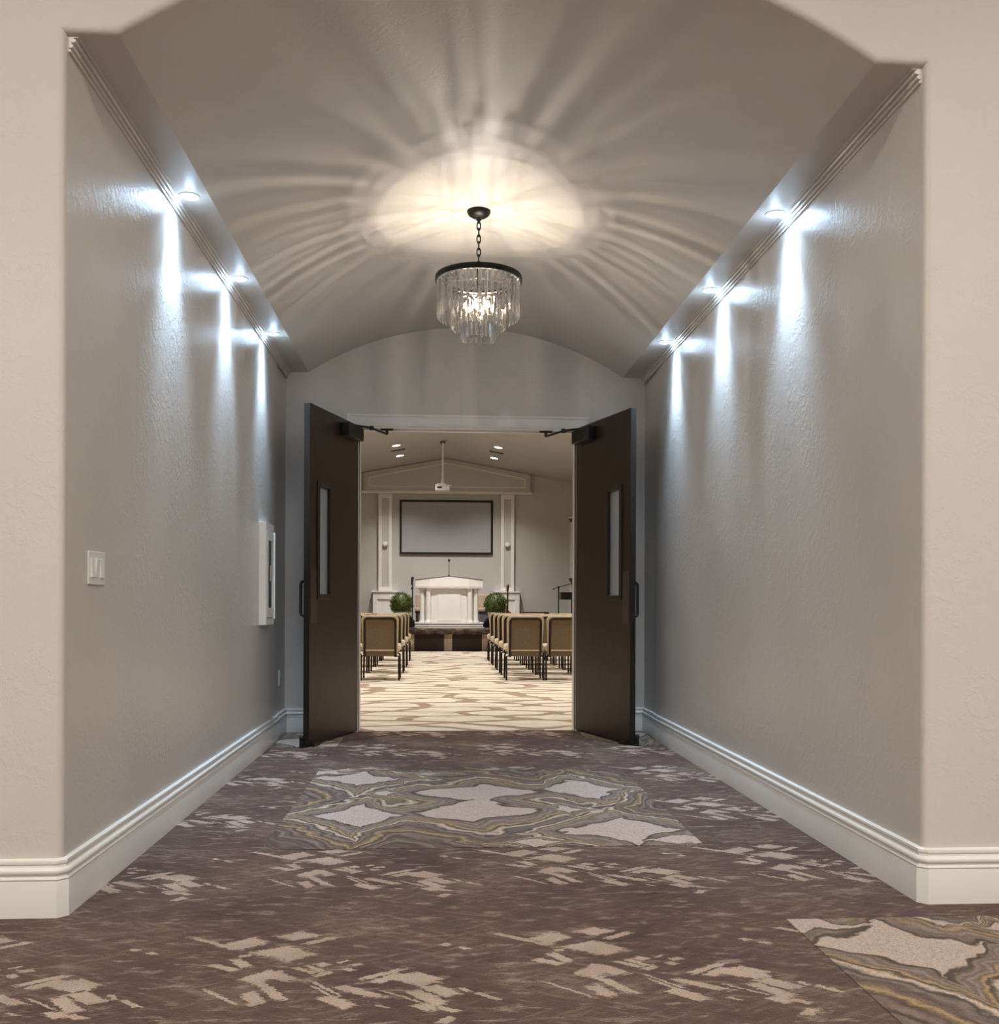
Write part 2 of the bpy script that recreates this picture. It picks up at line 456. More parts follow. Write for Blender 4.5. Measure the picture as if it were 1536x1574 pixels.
verts += [(-5, Y0, 0), (-5, Y0, 4.0), (6.5, Y0, 4.0), (6.5, Y0, 0)]
faces.append((iu, iu+1, iu+2, iu+3) + tuple(b0 + i for i in range(N-1, -1, -1)))
mb.add(verts, faces)
struct('wall_front', mb, M_lobby)

JY = 7.36; JD = .011
def side_wall(xf, sgn):
    pts = [(xf, YB), (xf, JY)]
    for i in range(1, 6):
        a = pi/2*i/5
        pts.append((xf + sgn*JD*(1-cos(a)), JY + JD*sin(a)))
    pts += [(xf + sgn*JD, Y1), (xf + sgn*.14, Y1), (xf + sgn*.14, YB)]
    return MB().prism(pts, 'Z', 0, ZS)
struct('wall_left', side_wall(XL, -1), M_wall)
struct('wall_right', side_wall(XR, 1), M_wall)
top = [(XL-.14, ZS), (XL, ZS)] + ARC + [(XR, ZS), (XR+.14, ZS), (XR+.14, 3.45), (XL-.14, 3.45)]
struct('ceiling', MB().prism(top, 'Y', YB, Y1), M_ceil, smooth=25)

# door wall at the end of the hall (the chapel's near wall)
DX0, DX1, DH = -.643, 1.089, 2.424
RX, RZ, RS = .15, 4.76, .18                   # chapel ridge
WX0, WX1 = -6.0, 6.4
def gable(x): return RZ - RS*abs(x - RX)
poly = [(WX0, 0), (DX0, 0), (DX0, DH), (DX1, DH), (DX1, 0), (WX1, 0), (WX1, gable(WX1)), (RX, RZ), (WX0, gable(WX0))]
struct('wall_back', MB().prism(poly, 'Y', Y1, Y1+.14), M_wall, smooth=0)

# lobby behind the camera
struct('wall_near', MB().box(-5, 6.5, -4.6, -4.5, 0, 4.0), M_lobby, smooth=0)
struct('wall_near_left', MB().box(-5.1, -5, -4.5, Y0, 0, 4.0), M_lobby, smooth=0)
struct('wall_near_right', MB().box(6.5, 6.6, -4.5, Y0, 0, 4.0), M_lobby, smooth=0)
struct('ceiling_near', MB().box(-5.1, 6.6, -4.6, Y0, 4.0, 4.1), M_ceil, smooth=0)

# chapel shell
poly = [(WX0, 0), (WX1, 0), (WX1, gable(WX1)), (RX, RZ), (WX0, gable(WX0))]
struct('wall_far', MB().prism(poly, 'Y', FARY, FARY+.1), M_far, smooth=0)
struct('wall_far_left', MB().box(WX0-.1, WX0, Y1, FARY, 0, gable(WX0)), M_far, smooth=0)
struct('wall_far_right', MB().box(WX1, WX1+.1, Y1, FARY, 0, gable(WX1)), M_far, smooth=0)
poly = [(WX0, gable(WX0)), (RX, RZ), (WX1, gable(WX1)), (WX1, gable(WX1)+.1), (RX, RZ+.1), (WX0, gable(WX0)+.1)]
struct('ceiling_far', MB().prism(poly, 'Y', Y1, FARY), M_far, smooth=0)

# baseboards
BP = [(0,0),(.020,0),(.020,.112),(.0185,.118)]
for i in range(5): a = pi*i/4; BP.append((.0165+.0045*sin(a), .1225-.0045*cos(a)+.0))
BP += [(.0135,.1275),(.0125,.134)]
for i in range(6): a = pi*i/5; BP.append((.0125+.009*sin(a), .1465-.0115*cos(a)))
BP += [(.0105,.159),(.0100,.166)]
for i in range(5): a = pi*i/4; BP.append((.0090+.006*sin(a), .1755-.0085*cos(a)))
BP += [(.006,.186),(0,.186)]
CH = .016
pl = [(-5, Y0), (XL-CH, Y0), (XL, Y0+CH), (XL, JY), (XL-JD, JY+JD), (XL-JD, Y1), (DX0-.115, Y1)]
struct('baseboard_left', MB().sweep(pl, BP, -1), M_trim, smooth=40)
pr = [(6.5, Y0), (XR+CH, Y0), (XR, Y0+CH), (XR, JY), (XR+JD, JY+JD), (XR+JD, Y1), (DX1+.115, Y1)]
struct('baseboard_right', MB().sweep(pr, BP, 1), M_trim, smooth=40)

# crown mouldings
CP = [(0,2.790),(.009,2.790),(.010,2.797),(.004,2.799),(.004,2.803),(.015,2.805),(.017,2.814),(.010,2.816),(.010,2.820),(.023,2.822),(.026,2.830),(.018,2.832),(.018,2.835),(.035,2.837),(.035,ZS),(0,ZS)]
struct('trim_1', MB().sweep([(XL, YB+.004), (XL, Y1)], CP, -1), M_crown, smooth=25)
struct('trim_2', MB().sweep([(XR, YB+.004), (XR, Y1)], CP, 1), M_crown, smooth=25)

# door casing (legs and head) and jamb lining
def casing_prof(mb, x0, x1, z1, w):
    steps = [(0, .012), (.18, .017), (.5, .017), (.55, .012), (.78, .012), (.82, .022), (1.0, .022)]
    for (a, t), (b, _) in zip(steps, steps[1:]):
        i0, i1 = a*w, b*w
        for sx0, sx1 in ((x0-i1, x0-i0), (x1+i0, x1+i1)):
            mb.box(sx0, sx1, Y1-t, Y1, 0, z1+i1)
        mb.box(x0-i0, x1+i0, Y1-t, Y1, z1+i0, z1+i1)
mb = MB(); casing_prof(mb, DX0, DX1, DH, .092)
struct('trim_3', mb, M_trim, smooth=0)
mb = MB()
mb.box(DX0, DX0+.008, Y1+.045, Y1+.14, 0, DH); mb.box(DX1-.008, DX1, Y1+.045, Y1+.14, 0, DH)
mb.box(DX0, DX1, Y1, Y1+.14, DH-.014, DH); mb.box(DX0+.008, DX1-.008, Y1+.06, Y1+.10, DH-.026, DH-.014)
struct('trim_4', mb, M_trim, smooth=0)

# ------------------------------------------------------------------ carpet insets
def inset(x0, y0, label):
    w, d = 1.835, 1.90
    o = obj('carpet_inset', MB().box(0, w, 0, d, 0, .0025), M_inset, smooth=0, loc=(x0, y0, 0))
    return tag(o, label, 'carpet', 'agate patterned carpet insets')
inset(-.725, 4.05, 'square agate-patterned carpet inset in the middle of the corridor floor')
inset(1.11, 1.17, 'agate-patterned carpet inset at the lower right, in front of the arch pier')
def part_inset(x0, x1, y0, y1, ox, oy, label):
    o = obj('carpet_inset', MB().box(x0-ox, x1-ox, y0-oy, y1-oy, 0, .0025), M_inset, smooth=0, loc=(ox, oy, 0))
    return tag(o, label, 'carpet', 'agate patterned carpet insets')
part_inset(XL+.025, -.725, 6.97, 7.76, -2.56, 6.97, 'small sliver of patterned carpet inset under the left dark door')
part_inset(1.11, XR-.025, 6.97, 7.76, 1.11, 6.97, 'small sliver of patterned carpet inset under the right dark door')

# ------------------------------------------------------------------ doors
def door(name, label, hinge, ang, s):
    """leaf along local +x from the hinge; the face seen in the hall is at y=0, the leaf fills y = -s*0..045"""
    L, H, T = .925, 2.412, .045
    root = thing(name, label, 'door', (hinge[0], hinge[1], .012), ang)
    root['kind'] = 'structure'
    ya, yb = sorted((0, -s*T))
    lx0, lx1, lz0, lz1 = .565, .790, 1.045, 1.868
    m = MB().box(0, lx0, ya, yb, 0, H).box(lx1, L, ya, yb, 0, H).box(lx0, lx1, ya, yb, 0, lz0).box(lx0, lx1, ya, yb, lz1, H)
    obj('leaf', m, M_door, root, smooth=0)
    m = MB().box(L, L+.0015, ya+.001, yb-.001, .002, H-.002)
    obj('edge_strip', m, M_dooredge, root, smooth=0)
    m = MB(); f = .024
    for y0, y1 in (sorted((s*.010, -s*.012)), sorted((-s*(T+.010), -s*(T-.012)))):
        m.box(lx0-.012, lx0+f, y0, y1, lz0-.012, lz1+.012).box(lx1-f, lx1+.012, y0, y1, lz0-.012, lz1+.012)
        m.box(lx0+f, lx1-f, y0, y1, lz0-.012, lz0+f).box(lx0+f, lx1-f, y0, y1, lz1-f, lz1+.012)
    wf = obj('window_frame', m, M_door, root, smooth=0, bevel=.003)
    obj('pane', MB().box(lx0+.004, lx1-.004, -s*T*.5-.003, -s*T*.5+.003, lz0+.004, lz1-.004), M_frost, wf, smooth=0)
    y0, y1 = sorted((s*.0025, 0))
    obj('push_plate', MB().box(.808, .912, y0, y1, .865, 1.245), M_plate, root, smooth=0)
    # pull handle on the far face
    yf = -s*T; pts = []
    x = .855
    pts.append((x, yf, .915))
    for i in range(5): a = pi/2*i/4; pts.append((x, yf - s*(.030+.025*sin(a)), .94-.025*cos(a)))
    for i in range(5): a = pi/2*i/4; pts.append((x, yf - s*(.030+.025*cos(a)), 1.135+.025*sin(a)))
    pts.append((x, yf, 1.160))
    h = obj('pull_handle', MB().tube(pts, .0105, 10), M_black, root)
    # closer
    y0, y1 = sorted((s*.066, 0))
    c = obj('door_closer', MB().box(.075, .375, y0, y1, 2.275, 2.375), M_bronze, root, bevel=.004)
    return root, c
TL = math.atan2(-.9553, -.2957); TR = math.atan2(-.9527, .3040)
dl, cl = door('door_1', 'dark wooden door leaf swung open on the left with narrow window', (-.639, 7.835), TL, 1)
dr, cr = door('door_2', 'dark wooden door leaf swung open on the right with narrow window', (1.082, 7.835), TR, -1)
def loc_of(root, ang, p):
    q = Vector((p[0]-root.location.x, p[1]-root.location.y, 0))
    return (q.x*cos(ang)+q.y*sin(ang), -q.x*sin(ang)+q.y*cos(ang), p[2]-root.location.z)
for root, ang, s, elbow, end in ((dl, TL, 1, (-.535, 7.72, 2.388), (-.425, 7.865, 2.368)), (dr, TR, -1, (.975, 7.72, 2.388), (.850, 7.865, 2.368))):
    e = loc_of(root, ang, elbow); n = loc_of(root, ang, end); t = loc_of(root, ang, (end[0], end[1], 2.410))
    st = (.17, s*.034, 2.385)
    m = MB().tube([(st[0], st[1], 2.36), st], .012, 8).tube([st, e], .010, 8).tube([e, n], .009, 8)
    m.lathe([(.016,-.016),(.016,.016)], e, 10).tube([n, t], .013, 8)
    a = loc_of(root, ang, (end[0]-.05, end[1], 2.405)); b = loc_of(root, ang, (end[0]+.05, end[1], 2.405))
    m.tube([a, b], .009, 6)
    obj('closer_arm', m, M_black, root)
    m = MB()
    y0, y1 = sorted((s*.028, -s*.045))
    m.box(.80, .895, y0, y1, -.012, .014)
    m.tube([(.90, -s*.02, -.006), (.955, -s*.055, -.004)], .010, 8)
    m.box(.925, .945, min(-s*.035,-s*.065), max(-s*.035,-s*.065), -.012, .050).ball((.94, -s*.052, .056), .017, 10, 8)
    obj('floor_holder', m, M_black, root, smooth=30)

# ------------------------------------------------------------------ wall devices
def light_switch():
    t = thing('light_switch', 'white three-gang light switch plate on the left corridor wall', 'light switch', (XL, 3.522, 1.128))
    obj('plate', MB().box(0, .0065, -.0815, .0815, -.0585, .0585), M_plastic, t, smooth=0, bevel=.003)
    for i, dy in enumerate((-.046, 0, .046)):
        up = 1 if i == 1 else -1
        pr = [(.0055, -.034), (.0055, .034)]
        if up > 0: pr = [(.004,-.034),(.0075,-.034),(.0135,.033),(.004,.034)]
        else: pr = [(.004,-.034),(.0135,-.033),(.0075,.034),(.004,.034)]
        m = MB().prism([(a, b) for a, b in pr], 'Y', dy-.0165, dy+.0165)
        obj('rocker', m, M_plastic, t, smooth=0, bevel=.0008, seg=1)
light_switch()

def outlet():
    t = thing('wall_outlet', 'white power outlet plate low on the left wall near the door', 'outlet', (XL-JD, 7.56, .447))
    obj('plate', MB().box(0, .006, -.036, .036, -.058, .058), M_plastic, t, smooth=0, bevel=.002)
    for dz in (-.02, .02):
        obj('socket', MB().box(.004, .008, -.017, .017, dz-.014, dz+.014), M_white, t, smooth=0, bevel=.004)
outlet()

def cabinet():
    t = thing('mounted_extinguisher_cabinet', 'white fire extinguisher cabinet with glass front on the left wall', 'cabinet', (XL, 6.79, .866))
    D, W, H = .048, .155, .690
    m = MB().box(0, D, -W, -W+.012, 0, H).box(0, D, W-.012, W, 0, H).box(0, D, -W+.012, W-.012, 0, .012).box(0, D, -W+.012, W-.012, H-.012, H).box(0, .004, -W+.012, W-.012, .012, H-.012)
    obj('body', m, M_white, t, smooth=0, bevel=.002)
    f = .055; d0, d1 = D-.002, D+.004
    m = MB().box(d0, d1, -W+.02, -W+f+.03, .05, H-.06).box(d0, d1, W-.045, W-.022, .05, H-.06).box(d0, d1, -W+f+.03, W-.045, .05, .115).box(d0, d1, -W+f+.03, W-.045, H-.115, H-.06)
    m.box(d0-.002, D, -W+.012, W-.012, .012, .046).box(d0-.002, D, -W+.012, W-.012, H-.056, H-.012)
    dr_ = obj('door', m, M_white, t, smooth=0, bevel=.0015)
    obj('pane', MB().box(D-.004, D-.001, -W+f+.03, W-.045, .115, H-.115), M_pane, dr_, smooth=0)
    m = MB().tube([(D, -W+f+.005, .30), (D+.020, -W+f+.005, .30), (D+.020, -W+f+.005, .40), (D, -W+f+.005, .40)], .005, 8)
    obj('handle', m, M_chrome, dr_)
    obj('trim_strip', MB().box(D, D+.012, W-.020, W-.010, .04, H-.05), M_white, t, smooth=0)
cabinet()

# ------------------------------------------------------------------ corridor downlights
LAMPS = [(-1.130, 4.487, 'left', 'nearest the arch'), (-1.130, 5.60, 'left', 'in the middle of its row'), (-1.130, 6.72, 'left', 'closest to the doors'),
         (1.560, 4.50, 'right', 'nearest the arch'), (1.560, 5.61, 'right', 'in the middle of its row'), (1.560, 6.73, 'right', 'closest to the doors')]
dl0 = None
for x, y, sd, wh in LAMPS:
    lab = 'small round recessed ceiling downlight along the %s wall, %s' % (sd, wh)
    if dl0 is None:
        dl0 = thing('recessed_downlight', lab, 'downlight', (x, y, ZS), 0, 'corridor wall-wash downlights')
        m = MB().lathe([(.031,-.001),(.031,-.004),(.036,-.0065),(.044,-.004),(.046,-.0005),(.031,-.001)], seg=32)
        obj('trim_ring', m, M_white, dl0)
        m = MB().lathe([(.0001,-.0125),(.012,-.012),(.022,-.0105),(.028,-.0075),(.0305,-.001)], seg=24)
        obj('lens', m, M_lens, dl0)
    else: dup(dl0, (x, y, ZS), 0, lab)
    l = bpy.data.lights.new('downlight_beam', 'SPOT'); l.energy = 22; l.color = COOL
    l.spot_size = radians(120); l.spot_blend = 1.0; l.shadow_soft_size = .022
    o = bpy.data.objects.new('downlight_beam', l); COL.objects.link(o); o.location = (x, y, ZS-.016)
    l = bpy.data.lights.new('downlight_core', 'SPOT'); l.energy = 120; l.color = COOL
    l.spot_size = radians(66); l.spot_blend = 1.0; l.shadow_soft_size = .022
    o = bpy.data.objects.new('downlight_core', l); COL.objects.link(o); o.location = (x, y, ZS-.016)
    l = bpy.data.lights.new('downlight_halo', 'POINT'); l.energy = .42; l.color = COOL; l.shadow_soft_size = .02
    o = bpy.data.objects.new('downlight_halo', l); COL.objects.link(o); o.location = (x, y, ZS-.055)

# ------------------------------------------------------------------ chandelier
def chandelier():
    cx, cy = .2125, 5.50
    zt = ZS + RISE
    t = thing('chandelier', 'black-rimmed three-tier crystal chandelier hanging from the vaulted ceiling', 'chandelier', (cx, cy, 0))
    obj('canopy', MB().lathe([(.0001,zt-.052),(.014,zt-.052),(.016,zt-.040),(.040,zt-.034),(.058,zt-.022),(.066,zt-.008),(.067,zt-.001),(.0001,zt-.001)], seg=40), M_bronze, t)
    m = MB()
    z = zt - .050; i = 0
    m.tube([(0,0,z+.004), (0,0,z-.018)], .008, 10)
    z -= .012
    while z > 2.925:
        pts = []
        for k in range(16):
            a = 2*pi*k/16
            u, w = .0100*cos(a), .024*sin(a) 
            pts.append((u, 0, z-.021+w) if i % 2 == 0 else (0, u, z-.021+w))
        m.tube(pts, .0042, 6, True); z -= .0370; i += 1
    obj('chain', m, M_bronze, t)
    obj('stem', MB().lathe([(.0001,2.930),(.010,2.930),(.013,2.915),(.009,2.905),(.008,2.84),(.008,2.83),(.008,2.66),(.0001,2.65)], seg=16), M_bronze, t)
    R = .242
    obj('rim_band', MB().lathe([(R-.006,2.815),(R,2.815),(R+.002,2.820),(R+.002,2.843),(R,2.848),(R-.006,2.848),(R-.006,2.815)], seg=72), M_bronze, t)
    m = MB()
    for k in range(3):
        a = 2*pi*k/3 + .5
        m.tube([(0,0,2.842), ((R-.004)*cos(a), (R-.004)*sin(a), 2.842)], .005, 8)
    for r, zz in ((.222, 2.826), (.143, 2.700), (.088, 2.668)):
        m.tube([(r*cos(2*pi*k/48), r*sin(2*pi*k/48), zz) for k in range(48)], .0035, 6, True)
    for k in range(3):
        a = 2*pi*k/3 + .5
        for r, zz in ((.143, 2.700), (.088, 2.668)):
            m.tube([(r*cos(a), r*sin(a), zz), (r*cos(a), r*sin(a), 2.842)], .0025, 6)
    obj('frame', m, M_chrome, t)
    # candle bulbs
    for k in range(6):
        a = 2*pi*k/6 + .22
        x, y = .080*cos(a), .080*sin(a)
        b = obj('bulb_socket', MB().lathe([(.0001,2.624),(.009,2.624),(.009,2.656),(.0001,2.656)], (x, y, 0), 12).tube([(0,0,2.664), (x, y, 2.630)], .003, 6), M_chrome, t)
        l = bpy.data.lights.new('candle_light', 'POINT'); l.energy = 3.6; l.color = (1.0,.91,.76); l.shadow_soft_size = .004
        lo = bpy.data.objects.new('candle_light', l); COL.objects.link(lo); lo.location = (cx+x, cy+y, 2.708)
        obj('bulb', MB().lathe([(.0001,2.656),(.006,2.658),(.009,2.668),(.0075,2.680),(.003,2.692),(.0001,2.697)], (x, y, 0), 10), M_bulb, b)
    # triangular prisms with pointed ends: three tiers
    def prism(L):
        w = .0125; v = []; f = []
        for zz in (0, -L+.018):
            for k in range(3):
                a = 2*pi*k/3
                v.append((w*cos(a), w*sin(a), zz))
        v.append((0, 0, .010)); v.append((0, 0, -L))
        for k in range(3):
            k2 = (k+1) % 3
            f += [(k, k2, 3+k2, 3+k), (k, 6, k2), (3+k, 3+k2, 7)]
        return MB().add(v, f)
    for r, zz, L, n in ((.222, 2.812, .207, 40), (.143, 2.686, .142, 28), (.088, 2.654, .174, 18)):
        first = None
        for k in range(n):
            a = 2*pi*k/n
            if first is None:
                first = obj('crystal', prism(L), M_crystal, t, smooth=0); o = first
            else:
                o = first.copy(); COL.objects.link(o); o.parent = t
            o.location = (r*cos(a), r*sin(a), zz); o.rotation_euler = (0, 0, a + random.uniform(-.12, .12))
chandelier()

# ------------------------------------------------------------------ chapel: stage
st = tag(obj('stage_platform', MB().prism([(21.52,.375),(21.50,.40),(21.50,.47),(21.515,.492),(21.54,.50),(FARY,.50),(FARY,.0),(21.62,.0),(21.62,.375)], 'X', WX0, WX1), M_stage, smooth=30), 'raised carpeted stage platform at the far end', 'stage', None, 'structure')
for x0, x1 in ((-.556, .103), (.277, .934)):
    obj('riser_panel', MB().box(x0, x1, 21.60, 21.625, .004, .375), M_darkpanel, st, smooth=0)
for x0, x1 in ((.103, .277), (.934, 1.25), (-.85, -.556)):
    obj('riser_strip', MB().box(x0, x1, 21.605, 21.625, .004, .375), M_chapel_carpet, st, smooth=0)
SZ = .50

# pediment and pilasters
def pediment():
    y1 = FARY - .001; y0 = 25.0
    t = thing('pediment', 'wide beige gabled pediment moulding above the projection screen', 'pediment', (0, 0, 0))
    xl, xr, xa = -1.935, 2.300, .16
    zb, ze, za = 3.87, 4.335, 4.735
    obj('panel', MB().prism([(xl,zb),(xr,zb),(xr,gable(xr)-.012),(xa,RZ-.012),(xl,gable(xl)-.012)], 'Y', y0, y1), M_far, t, smooth=0)
    m = MB().box(xl-.07, xr+.07, y0-.07, y1, zb-.02, zb+.02).box(xl-.04, xr+.04, y0-.04, y1, zb+.02, zb+.05)
    obj('ledge', m, M_white, t, smooth=0, bevel=.006)
    # raised line moulding
    pts = [(-1.80,4.03),(2.17,4.03),(2.17,4.245),(.16,4.635),(-1.80,4.25)]
    m = MB()
    P = [(x, y0-.004, z) for x, z in pts]
    for a, b in zip(P, P[1:]+P[:1]): m.tube([a, b], .014, 8)
    obj('line_moulding', m, M_white, t)
pediment()

def pilaster(cx, label, first=[None]):
    loc = (cx, FARY-.001, SZ)
    if first[0] is not None:
        return dup(first[0], loc, 0, label)
    t = thing('pilaster', label, 'pilaster', loc, 0, 'wall pilasters flanking the screen')
    first[0] = t
    # shaft: outer frame around a recessed panel
    w, z0, z1, d = .172, .875, 3.35, .15
    m = MB().box(-w, w, -d+.03, 0, z0, z1)
    m.box(-w, -.09, -d, -d+.03, z0, z1).box(.09, w, -d, -d+.03, z0, z1).box(-.09, .09, -d, -d+.03, z0, z0+.10).box(-.09, .09, -d, -d+.03, z1-.11, z1)
    sh = obj('shaft', m, M_white, t, smooth=0, bevel=.004)
    obj('inset_panel', MB().box(-.088, .088, -d+.024, -d+.029, z0+.102, z1-.112), M_far, sh, smooth=0)
    m = MB(); q = .305
    m.box(-q, q, -.22, 0, 0, .82).box(-q, -.19, -.25, -.22, 0, .82).box(.19, q, -.25, -.22, 0, .82).box(-.19, .19, -.25, -.22, .66, .82).box(-.19, .19, -.25, -.22, 0, .14)
    obj('pedestal', m, M_white, t, smooth=0, bevel=.004)
    m = MB().box(-q-.03, q+.03, -.28, 0, .835, .868).box(-q-.012, q+.012, -.262, 0, .815, .836)
    obj('pedestal_cap', m, M_white, t, smooth=0, bevel=.005)
    k = obj('round_fixture', MB().lathe([(.0001,-.10),(.04,-.095),(.062,-.075),(.066,-.02),(.066,.0)], (0, -d+.03, 2.06), 24, 'Y'), M_plastic, t)
pilaster(-1.388, 'white panelled pilaster on a pedestal, left of the screen')
pilaster(1.730, 'white panelled pilaster on a pedestal, right of the screen')

def screen():
    t = thing('projection_screen', 'wide grey projection screen in a black frame on the far wall', 'screen', (.167, FARY-.002, 3.012))
    w, h, b = 1.195, .695, .055
    m = MB().box(-w, w, -.05, 0, h-b, h).box(-w, w, -.05, 0, -h, -h+b).box(-w, -w+b, -.05, 0, -h+b, h-b).box(w-b, w, -.05, 0, -h+b, h-b)
    obj('frame', m, M_black, t, smooth=0)
    obj('screen_surface', MB().box(-w+b, w-b, -.035, -.01, -h+b, h-b), simple('screen_grey', (.40,.40,.43), .7, 0, .2, .02, 3), t, smooth=0)
screen()

M_vent = simple('vent_taupe', (.13,.11,.095), .5)
def projector():
    t = thing('projector', 'white projector hanging on a long pole from the chapel ridge', 'projector', (.06, 22.3, 0))
    obj('ceiling_plate', MB().lathe([(.0001,4.69),(.05,4.69),(.055,4.70),(.07,4.725),(.0001,4.73)], seg=16).tube([(-.06,0,4.70),(-.03,0,4.66),(0,0,4.65)], .008, 6), M_vent, t)
    obj('pole', MB().lathe([(.0001,4.73),(.019,4.73),(.019,4.10),(.024,3.90),(.040,3.80),(.046,3.765),(.0001,3.765)], seg=16), M_white, t)
    b = obj('body', MB().box(-.165, .085, -.14, .16, 3.605, 3.745).box(-.12, .07, -.12, .12, 3.745, 3.77), M_plastic, t, smooth=0, bevel=.012)
    obj('lens', MB().lathe([(.0001,-.03),(.033,-.03),(.040,-.02),(.040,.01)], (.115, -.12, 3.66), 16, 'Y'), M_plastic, t)
    obj('side_module', MB().box(.09, .150, -.12, .13, 3.60, 3.73).box(.06, .20, -.05, -.02, 3.725, 3.75), M_plastic, t, smooth=0, bevel=.008)
    obj('vent_grille', MB().box(-.125, -.02, -.146, -.138, 3.66, 3.695), M_black, t, smooth=0)
projector()

# ceiling lights / vents on the chapel slopes
def on_slope(o, x):
    o.rotation_euler = (0, math.atan(RS) * (1 if x > RX else -1), 0)
cl0 = None
for x, y, lab in ((-.975,21.85,'upper left of the projector pole'), (-.955,23.35,'lower left of the projector pole'), (1.300,21.90,'upper right of the projector pole'), (1.295,23.5,'lower right of the projector pole')):
    lab = 'round white ceiling light glowing on the chapel ceiling, ' + lab
    if cl0 is None:
        cl0 = thing('ceiling_light', lab, 'ceiling light', (x, y, gable(x)), 0, 'round chapel ceiling lights')
        obj('trim_ring', MB().lathe([(.085,-.002),(.09,-.010),(.105,-.010),(.110,-.001),(.085,-.002)], seg=24), M_white, cl0)
        obj('lens', MB().lathe([(.0001,-.012),(.06,-.012),(.088,-.006),(.088,-.002)], seg=24), M_chlight, cl0)
        o = cl0
    else: o = dup(cl0, (x, y, gable(x)), 0, lab)
    on_slope(o, x)
for x, y, lab in ((-.955, 22.5, 'left'), (1.30, 22.6, 'right')):
    t = thing('ceiling_vent', 'slotted air vent between the two ceiling lights on the %s slope' % lab, 'vent', (x, y, gable(x)), 0, 'chapel ceiling vents')
    obj('frame', MB().box(-.17, .17, -.10, .10, -.008, -.001), simple('vent_grey', (.30,.27,.24), .5), t, smooth=0)
    for k in range(4): obj('slat', MB().box(-.15, .15, -.08+.045*k, -.055+.045*k, -.014, -.008), M_vent, t, smooth=0)
    on_slope(t, x)

# ------------------------------------------------------------------ pulpit
def pulpit():
    t = thing('pulpit', 'large white columned pulpit with faceted top on the stage', 'pulpit', (.213, 22.30, SZ))
    def plan(hw, fw, yf, ys, yr): return [(-fw, yf), (fw, yf), (hw, ys), (hw, yr), (-hw, yr), (-hw, ys)]
    m = MB().prism(plan(.785,.46,-.42,-.27,.38), 'Z', 0, .022).prism(plan(.765,.45,-.405,-.258,.37), 'Z', .034, .078).prism(plan(.775,.455,-.415,-.265,.375), 'Z', .096, .125)
    obj('base', m, M_white, t, smooth=0, bevel=.003)
    m = MB().prism(plan(.764,.450,-.405,-.258,.365), 'Z', .020, .036).prism(plan(.764,.450,-.406,-.259,.365), 'Z', .076, .098)
    obj('base_band', m, M_darkpanel, t, smooth=0)
    body = [(-.27,-.24),(.27,-.24),(.40,-.20),(.64,-.02),(.64,.32),(-.64,.32),(-.64,-.02),(-.40,-.20)]
    obj('body', MB().prism(body, 'Z', .125, .905), M_white, t, smooth=0)
    m = MB().box(-.255, .255, -.256, -.24, .16, .87)
    obj('front_panel', m, M_white, t, smooth=0, bevel=.006)
    for x, y in ((-.600,-.135),(-.465,-.255),(.465,-.255),(.600,-.135)):
        pr = [(.0001,.125),(.078,.125),(.078,.150),(.070,.165),(.062,.185),(.058,.22),(.056,.80),(.062,.835),(.072,.865),(.084,.885),(.084,.905),(.0001,.905)]
        obj('column', MB().lathe(pr, (x, y, 0), 20), M_white, t)
    # fascia with shallow gabled top edge
    pl_ = plan(.756,.435,-.40,-.24,.36)
    def topz(x): return 1.150 - .080*abs(x)/.756
    front = [(-.756,-.24),(-.435,-.40),(0,-.40),(.435,-.40),(.756,-.24),(.756,.36),(0,.36),(-.756,.36)]
    n = len(front)
    v = [(x, y, .909) for x, y in front] + [(x, y, topz(x)) for x, y in front]
    f = [(i, (i+1) % n, n+(i+1) % n, n+i) for i in range(n)] + [tuple(range(n))] + [(n+7,n+0,n+1,n+2,n+6), (n+6,n+2,n+3,n+4,n+5)]
    obj('fascia', MB().add(v, f), M_white, t, smooth=0)
    big = [(x*1.012, y*1.012) for x, y in front]
    v = [(x, y, topz(x)+.0005) for x, y in big] + [(x, y, topz(x)+.016) for x, y in big]
    f = [(i, (i+1) % n, n+(i+1) % n, n+i) for i in range(n)] + [(7,0,1,2,6), (6,2,3,4,5)] + [(n+7,n+0,n+1,n+2,n+6), (n+6,n+2,n+3,n+4,n+5)]
    obj('top_board', MB().add(v, f), simple('dark_mahogany', (.045,.016,.012), .35), t, smooth=0)
    v = plan(.775,.445,-.418,-.25,.37)
    obj('ledge', MB().prism(v, 'Z', .893, .909), M_white, t, smooth=0, bevel=.003)
    obj('ledge_line', MB().prism(plan(.764,.439,-.408,-.245,.36), 'Z', .909, .921), simple('rose_wood_line', (.28,.12,.10), .5), t, smooth=0)
pulpit()
t = thing('gooseneck_microphone', 'thin black gooseneck microphone standing on top of the pulpit', 'microphone', (.205, 22.2, SZ+1.165))
obj('base', MB().lathe([(.0001,0),(.03,0),(.028,.012),(.012,.03),(.0001,.03)], seg=16), M_black, t)
obj('neck', MB().tube([(0,0,.02),(0,0,.15),(.004,-.005,.27),(.004,-.02,.33)], .0075, 8), M_black, t)
obj('head', MB().ball((.004,-.03,.365), (.026,.026,.036), 14, 10), M_black, t)

